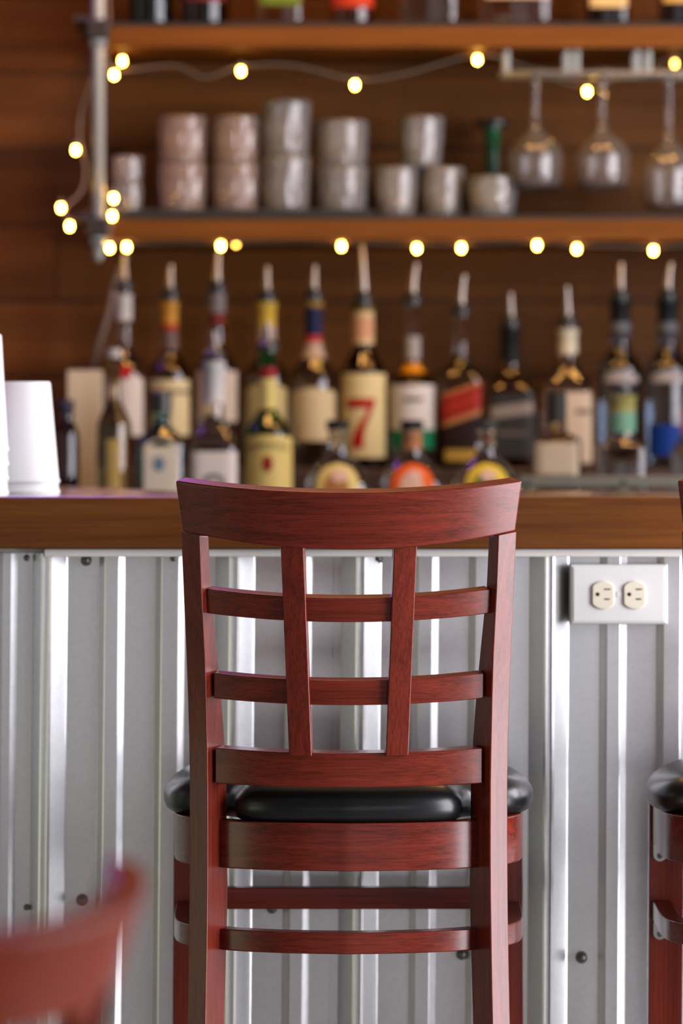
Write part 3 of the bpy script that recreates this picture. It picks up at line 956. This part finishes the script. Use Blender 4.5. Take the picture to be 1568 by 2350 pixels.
r, q, s = bottle('gin_bottle', 'clear bottle with yellow and mint neck label by the guard rail', 1428, YF, ZF, 900, 1000, 1030, 58, 30, G['smoke'], square=True, depth=.8, group=GF)
sharp(MB().loft([(Z(900, YF, ZF), .020, .020, 2), (Z(884, YF, ZF), .020, .020, 2), (Z(880, YF, ZF), .018, .018, 2)], 24).build('cap', M['black'], r), 30)
bd(r, q, YF, ZF, 908, 945, paint(170, 160, 90)); bd(r, q, YF, ZF, 945, 992, paint(120, 170, 140))
r, q, s = bottle('liqueur_bottle', 'clear bottle with pink neck band at the far end of the guard rail', 1585, YF, ZF, 935, 1000, 1040, 46, 22, G['smoke'], group=GF)
bd(r, q, YF, ZF, 940, 990, paint(226, 120, 120))
MB().loft([(Z(937, YF, ZF), .017, .017, 2), (Z(915, YF, ZF), .016, .016, 2)], 20).build('cap', M['black'], r)

# white card propped behind the straw bottle
YCd = 6.46
p = at(194, 1010, YCd); q = at(236, 850, YCd); p2 = at(155, 850, YCd)
cd = box('menu_card', p2.x, q.x, YCd, YCd + .004, ZF, q.z, M['card'], bevel=.0008)
tag(cd, 'plain cream card standing behind the straw coloured bottle', 'card')

# -- top shelf bottles
ZT = zof(52, 6.55)
YT = 6.66
GT = 'bottles on the top shelf'
zb = ZT + .0015
for (px, hw_, gm, lb, lc, ly, sq) in (
        (347, 52, 'dark', 'black green bottle, first on the top shelf', None, 0, False),
        (470, 55, 'brown', 'dark red brown bottle standing second on the top shelf', (120, 40, 30), 8, False),
        (644, 55, 'clear', 'clear bottle with green label on the top shelf', (110, 140, 40), 18, True),
        (810, 55, 'amber', 'bottle with bright orange red label on the top shelf', (206, 66, 24), 22, False),
        (986, 70, 'smoke', 'broad clear bottle without label low down on the top shelf', None, 0, True),
        (1186, 85, 'smoke', 'widest clear square bottle on the top shelf', (236, 214, 180), 4, True),
        (1394, 50, 'brown', 'dark bottle with cream label above the wine glass rack', (240, 214, 150), 22, True),
        (1562, 50, 'brown', 'dark bottle with gold cream label, last on the top shelf in view', (236, 196, 110), 11, True)):
    r, q, s = bottle('liquor_bottle', lb, px, YT, zb, -345, -235, -150, hw_, 19, G[gm], square=sq, depth=.85 if hw_ > 60 else 1, group=GT)
    if lc: lab_px(r, q, px, YT, zb, px - hw_ * .86, px + hw_ * .86, -120, ly, paint(*lc))
    sharp(MB().loft([(Z(-343, YT, zb), .0155, .0155, 2), (Z(-372, YT, zb), .0155, .0155, 2)], 20).build('cap', M['black'], r), 30)


# ------------------------------------------------------------------ shelves and their support
def shelf(py0, py1, label):
    z1, z0 = zof(py0, 6.55), zof(py1, 6.55)
    o = empty('wall_shelf', (0, 6.55, z0)); tag(o, label, 'shelf', 'plank shelves on the back wall')
    x0 = xof(238, 6.55)
    box('board', x0, 1.5, 0, WB - 6.55, 0, z1 - z0 - .006, M['shelf'], o, .002)
    box('glass_liner', x0 + .004, 1.5, -.001, WB - 6.555, z1 - z0 - .0058, z1 - z0, M['rubber'], o)['label'] = 'thin dark liner on the shelf'
    return o


shelf(52, 109, 'upper plank shelf holding liquor bottles')
shelf(494, 551, 'lower plank shelf holding glasses')
ZS = zof(494, 6.55)
mat_ = box('bar_mat', xof(244, 6.56), xof(858, 6.56), 6.56, 6.78, ZS + .0005, ZS + .0105, M['rubber'], bevel=.002)
tag(mat_, 'thick black rubber bar mat under the stacked glasses', 'mat')

px_ = 226
YPi = 6.53
x = xof(px_, YPi)
pole = empty('shelf_pole', (x, YPi, 0)); tag(pole, 'galvanised pipe hanging past the left ends of the shelves', 'pipe')
MB().tube([(0, 0, zof(585, YPi)), (0, 0, 2.2), (0, 0, 2.9)], .0102, 20).build('pipe', M['pipe'], pole, True)
for (y0, y1, y2) in ((46, 92, 0), (500, 546, 0)):
    br = box('pipe_bracket', -.019, .019, -.02, .30, zof(y1, YPi), zof(y0, YPi), M['iron'], pole, .004)
    b = MB()
    b.loft([(zof(y1 + 16, YPi), .0125, .0125, 6), (zof(y1 + 2, YPi), .016, .016, 2), (zof(y1, YPi), .016, .016, 2)], 12)
    b.build('pipe_nut', M['steel'], br)
    box('bracket_arm', -.042, -.012, -.012, .30, zof(y0, YPi) - .004, zof(y0, YPi) + .006, M['iron'], br, .001)
MB().loft([(zof(600, YPi), .004, .004, 2), (zof(588, YPi), .008, .008, 2), (zof(582, YPi), .0102, .0102, 2)], 12).build('pipe_end', M['pipe'], pole, True)


# ------------------------------------------------------------------ glasses
def tumbler_mesh(r0, r1, h, mat, flute=0, wall_=.0028, seg=48):
    b = MB(); out = []; prof = [(0, r0 * .92), (.003, r0)] + [(h * t, r0 + (r1 - r0) * t) for t in lsp(.1, .95, 7)] + [(h, r1 - wall_ * .3)]
    inn = [(h, r1 - wall_), (h * .5, (r0 + r1) / 2 - wall_), (.014, r0 - wall_), (.011, r0 * .6)]
    v = []; f = []
    P = [(z, r, 1) for z, r in prof] + [(z, r, 0) for z, r in inn]
    for (z, r, o_) in P:
        for i in range(seg):
            a = 2 * PI * i / seg
            g = 1.8 * flute * math.cos(a * 12 + 6 * math.sin(z * 210)) * (1 if (o_ and .08 * h < z < .75 * h) else 0)
            v.append(((r + g) * math.cos(a), (r + g) * math.sin(a), z))
    for k in range(len(P) - 1):
        for i in range(seg):
            j = (i + 1) % seg; f.append((k * seg + i, k * seg + j, (k + 1) * seg + j, (k + 1) * seg + i))
    f.append(tuple(range(seg))); f.append(tuple((len(P) - 1) * seg + i for i in range(seg)))
    o = mk('tumbler', v, f, mat, None, True)
    return o


def place_glass(src, px, zb, Y, lab, grp, first=set()):
    o = src
    if src.name in first:
        o = src.copy(); COL.objects.link(o)
    else: first.add(src.name)
    o.location = (xof(px, Y), Y, zb); tag(o, lab, 'glass', grp)
    return o


YG = 6.67; sg = YG / F
ZM = ZS + .0107
h1 = (zof(362, YG) - ZM); h2 = .089
GG = 'tumblers stacked on the shelf'
pink = tumbler_mesh(49 * sg, 56 * sg, .083, G['pink'], .0012); pink.name = 'rocks_glass'
shot = tumbler_mesh(30 * sg, 36 * sg, .0485, G['tumbler'], .0008); shot.name = 'shot_glass'
hb = tumbler_mesh(51 * sg, 58 * sg, .0965, G['tumbler'], .0012); hb.name = 'highball_glass'
pint = tumbler_mesh(52 * sg, 60 * sg, .0795, G['tumbler'], .0012); pint.name = 'highball_glass'
low = tumbler_mesh(40 * sg, 52 * sg, .088, G['tumbler'], .0010); low.name = 'water_glass'
for i, w_ in enumerate(('lower', 'upper')):
    place_glass(shot, 292, ZM + i * .0488, YG, '%s of two small shot glasses stacked beside the pipe' % w_, 'shot glasses on the shelf')
for i, w_ in enumerate(('lower', 'upper')):
    place_glass(pink, 419, ZM + i * .0834, YG, '%s pink tumbler with warm reflected light in its tint in the first tumbler stack' % w_, GG)
    place_glass(pink, 541, ZM + i * .0834, YG, '%s pink tumbler with warm reflected light in its tint in the second tumbler stack' % w_, GG)
for i, w_ in enumerate(('lower', 'upper')):
    place_glass(hb, 656, ZM + i * .0968, YG, '%s clear tumbler of the tallest stack on the shelf' % w_, GG)
    place_glass(pint, 785, ZM + i * .0798, YG, '%s clear tumbler of the stack at the end of the black mat' % w_, GG)
ZL = ZS + .0006
place_glass(low, 910, ZL, YG, 'clear water glass standing just past the black mat', 'water glasses on the shelf')
place_glass(low, 1016, ZL, YG, 'clear water glass standing between two others on the bare shelf', 'water glasses on the shelf')
ug = place_glass(low, 968, ZL + .0884, YG, 'clear water glass balanced on top of two others', 'water glasses on the shelf')
bowl = tumbler_mesh(46 * sg, 60 * sg, .070, G['tumbler'], .0010); bowl.name = 'water_glass'
place_glass(bowl, 1130, ZL, YG - .03, 'low wide glass in front of the green stoppered bottle', 'water glasses on the shelf')

r, q, s = bottle('stoppered_bottle', 'slim green bottle with a wide black stopper behind the glasses', 1131, 6.78, ZL, 292, 400, 440, 30, 18, G['deep_green'])
sharp(MB().loft([(Z(293, 6.78, ZL), .014, .014, 2), (Z(290, 6.78, ZL), .030, .030, 2), (Z(278, 6.78, ZL), .030, .030, 2), (Z(275, 6.78, ZL), .027, .027, 2)], 24).build('stopper', M['black'], r), 30)

# wine glass rack under the top shelf, glasses hanging upside down
YW = 6.62
zr = zof(172, YW); zu = zof(109, 6.55) - .0006
rack = empty('wine_glass_rack', (0, YW, 0)); tag(rack, 'pale wire rack hanging under the upper shelf', 'rack')
for d in (-.036, .036):
    p0, p1 = xof(1152, YW), 1.1
    MB().tube([(p0, d, zr), (p1, d, zr)], .0038, 10).build('rail', M['wire'], rack, True)
MB().tube([(xof(1152, YW), -.036, zr), (xof(1152, YW), .036, zr)], .0038, 10).build('end_bar', M['wire'], rack, True)
for px in (1162, 1300, 1322, 1460, 1486, 1640):
    x = xof(px, YW)
    box('hanger', x - .0042, x + .0042, -.039, -.033, zr - .003, zu, M['wire'], rack, .001)
    box('hanger', x - .0042, x + .0042, .033, .039, zr - .003, zu, M['wire'], rack, .001)


def wine_mesh(r, hb_, hs, nm):
    """foot up, bowl down, origin at the foot's upper side"""
    out = [(0, .004), (0, .031), (-.0015, .033), (-.004, .030), (-.008, .010), (-.016, .0066), (-hs * .6, .0056), (-hs + .01, .0066), (-hs, .009)]
    for t in lsp(.06, 1, 12):
        e = math.sin(min(1, t * 2.1) * PI / 2) ** .7
        rr = r * e if t < .5 else r * (1 - .13 * ((t - .5) / .5) ** 2)
        out.append((-hs - hb_ * t, max(rr, .009)))
    inn = [(z, rr - .0013) for z, rr in reversed(out[9:])]
    P = out + inn; seg = 40; v = []; f = []
    for (z, rr) in P:
        for i in range(seg): v.append((rr * math.cos(2 * PI * i / seg), rr * math.sin(2 * PI * i / seg), z))
    for k in range(len(P) - 1):
        for i in range(seg):
            j = (i + 1) % seg; f.append((k * seg + i, k * seg + j, (k + 1) * seg + j, (k + 1) * seg + i))
    f.append(tuple(range(seg))); f.append(tuple((len(P) - 1) * seg + i for i in range(seg)))
    return mk(nm, v, f, G['stem'], None, True)


sw = YW / F
w1 = wine_mesh(63 * sw, .100, .102, 'wine_glass')
for i, (px, lb) in enumerate(((1229, 'wine glass hanging upside down, first slot of the wire rack'), (1383, 'wine glass hanging upside down, middle slot of the wire rack'))):
    o = w1 if i == 0 else w1.copy()
    if i: COL.objects.link(o)
    o.location = (xof(px, YW), YW, zr + .0078); tag(o, lb, 'wine glass', 'wine glasses hanging in the rack')
w2 = wine_mesh(62 * sw, .120, .118, 'wine_glass')
w2.location = (xof(1536, YW), YW, zr + .0078); tag(w2, 'longest wine glass hanging upside down at the frame edge', 'wine glass', 'wine glasses hanging in the rack')


# ------------------------------------------------------------------ string lights
def string_light(label, knots, bulbs, Y):
    o = empty('string_light', (0, 0, 0)); tag(o, label, 'string light', 'warm fairy lights on the shelves')
    pts = cat_rom([at(px, py, Y + dy) for (px, py, dy) in knots], 6)
    MB().tube(pts, .0013, 6).build('cord', M['cord'], o, True)
    for (px, py, dy, dim) in bulbs:
        p = at(px, py, Y + dy)
        b = MB().loft([(p.z - .0045, .0012, .0012, 2), (p.z - .0033, .0030, .0030, 2), (p.z, .0041, .0041, 2), (p.z + .004, .0036, .0036, 2), (p.z + .007, .003, .003, 2)], 12, p.x, p.y)
        bo = b.build('bulb', M['bulb_dim'] if dim else M['bulb'], o, True)
        h = MB().loft([(p.z + .0055, .0032, .0032, 2), (p.z + .016, .0028, .0028, 2)], 8, p.x, p.y).build('bulb_holder', M['cord'], bo)


string_light('string of warm fairy lights under the upper shelf and down the pipe',
             [(246, -30, 0), (252, 60, -.02), (246, 110, -.02), (262, 160, 0), (400, 150, .02), (470, 178, .02), (553, 152, .02), (675, 150, .02), (815, 182, .02), (925, 170, .02), (1096, 126, .02), (1200, 150, .05), (1348, 196, .06), (1548, 134, .06), (1640, 150, .06)],
             [(281, 142, 0, 0), (262, 174, 0, 0), (553, 165, .02, 0), (815, 197, .02, 0), (1096, 139, .02, 0), (1348, 212, .06, 0), (1549, 148, .06, 1)], 6.60)
string_light('string of warm fairy lights wound round the pipe and along the lower shelf',
             [(228, 130, -.03), (205, 200, 0), (186, 262, .03), (184, 320, .03), (196, 390, .03), (186, 440, .02), (150, 478, 0), (162, 505, -.02), (226, 470, -.04), (258, 445, -.03), (262, 490, -.03), (255, 550, -.03), (330, 558, 0), (507, 556, 0), (640, 556, .02), (784, 557, 0), (957, 560, 0), (1059, 560, 0), (1233, 555, 0), (1324, 562, 0), (1500, 566, 0), (1640, 560, 0)],
             [(174, 346, .03, 0), (140, 479, 0, 0), (160, 521, 0, 0), (261, 457, -.03, 0), (258, 498, -.03, 0), (287, 498, -.01, 1), (252, 571, -.02, 0), (291, 569, 0, 0), (507, 566, 0, 0), (542, 560, .1, 1), (784, 567, 0, 0), (957, 572, 0, 0), (1059, 571, 0, 0), (1233, 565, 0, 0), (1324, 573, 0, 0), (1500, 577, 0, 0)], 6.58)
# plug lead of the lights hanging down to the counter
ld = MB().tube(cat_rom([at(292, 585, 6.72), at(268, 640, 6.72), at(250, 720, 6.72), at(226, 800, 6.72), at(212, 870, 6.74), at(205, 1000, 6.76), at(204, 1070, 6.78)], 6), .0042, 8).build('power_cord', M['cord'], None, True)
tag(ld, 'beige power cord hanging down the plank wall behind the first bottles', 'cord')
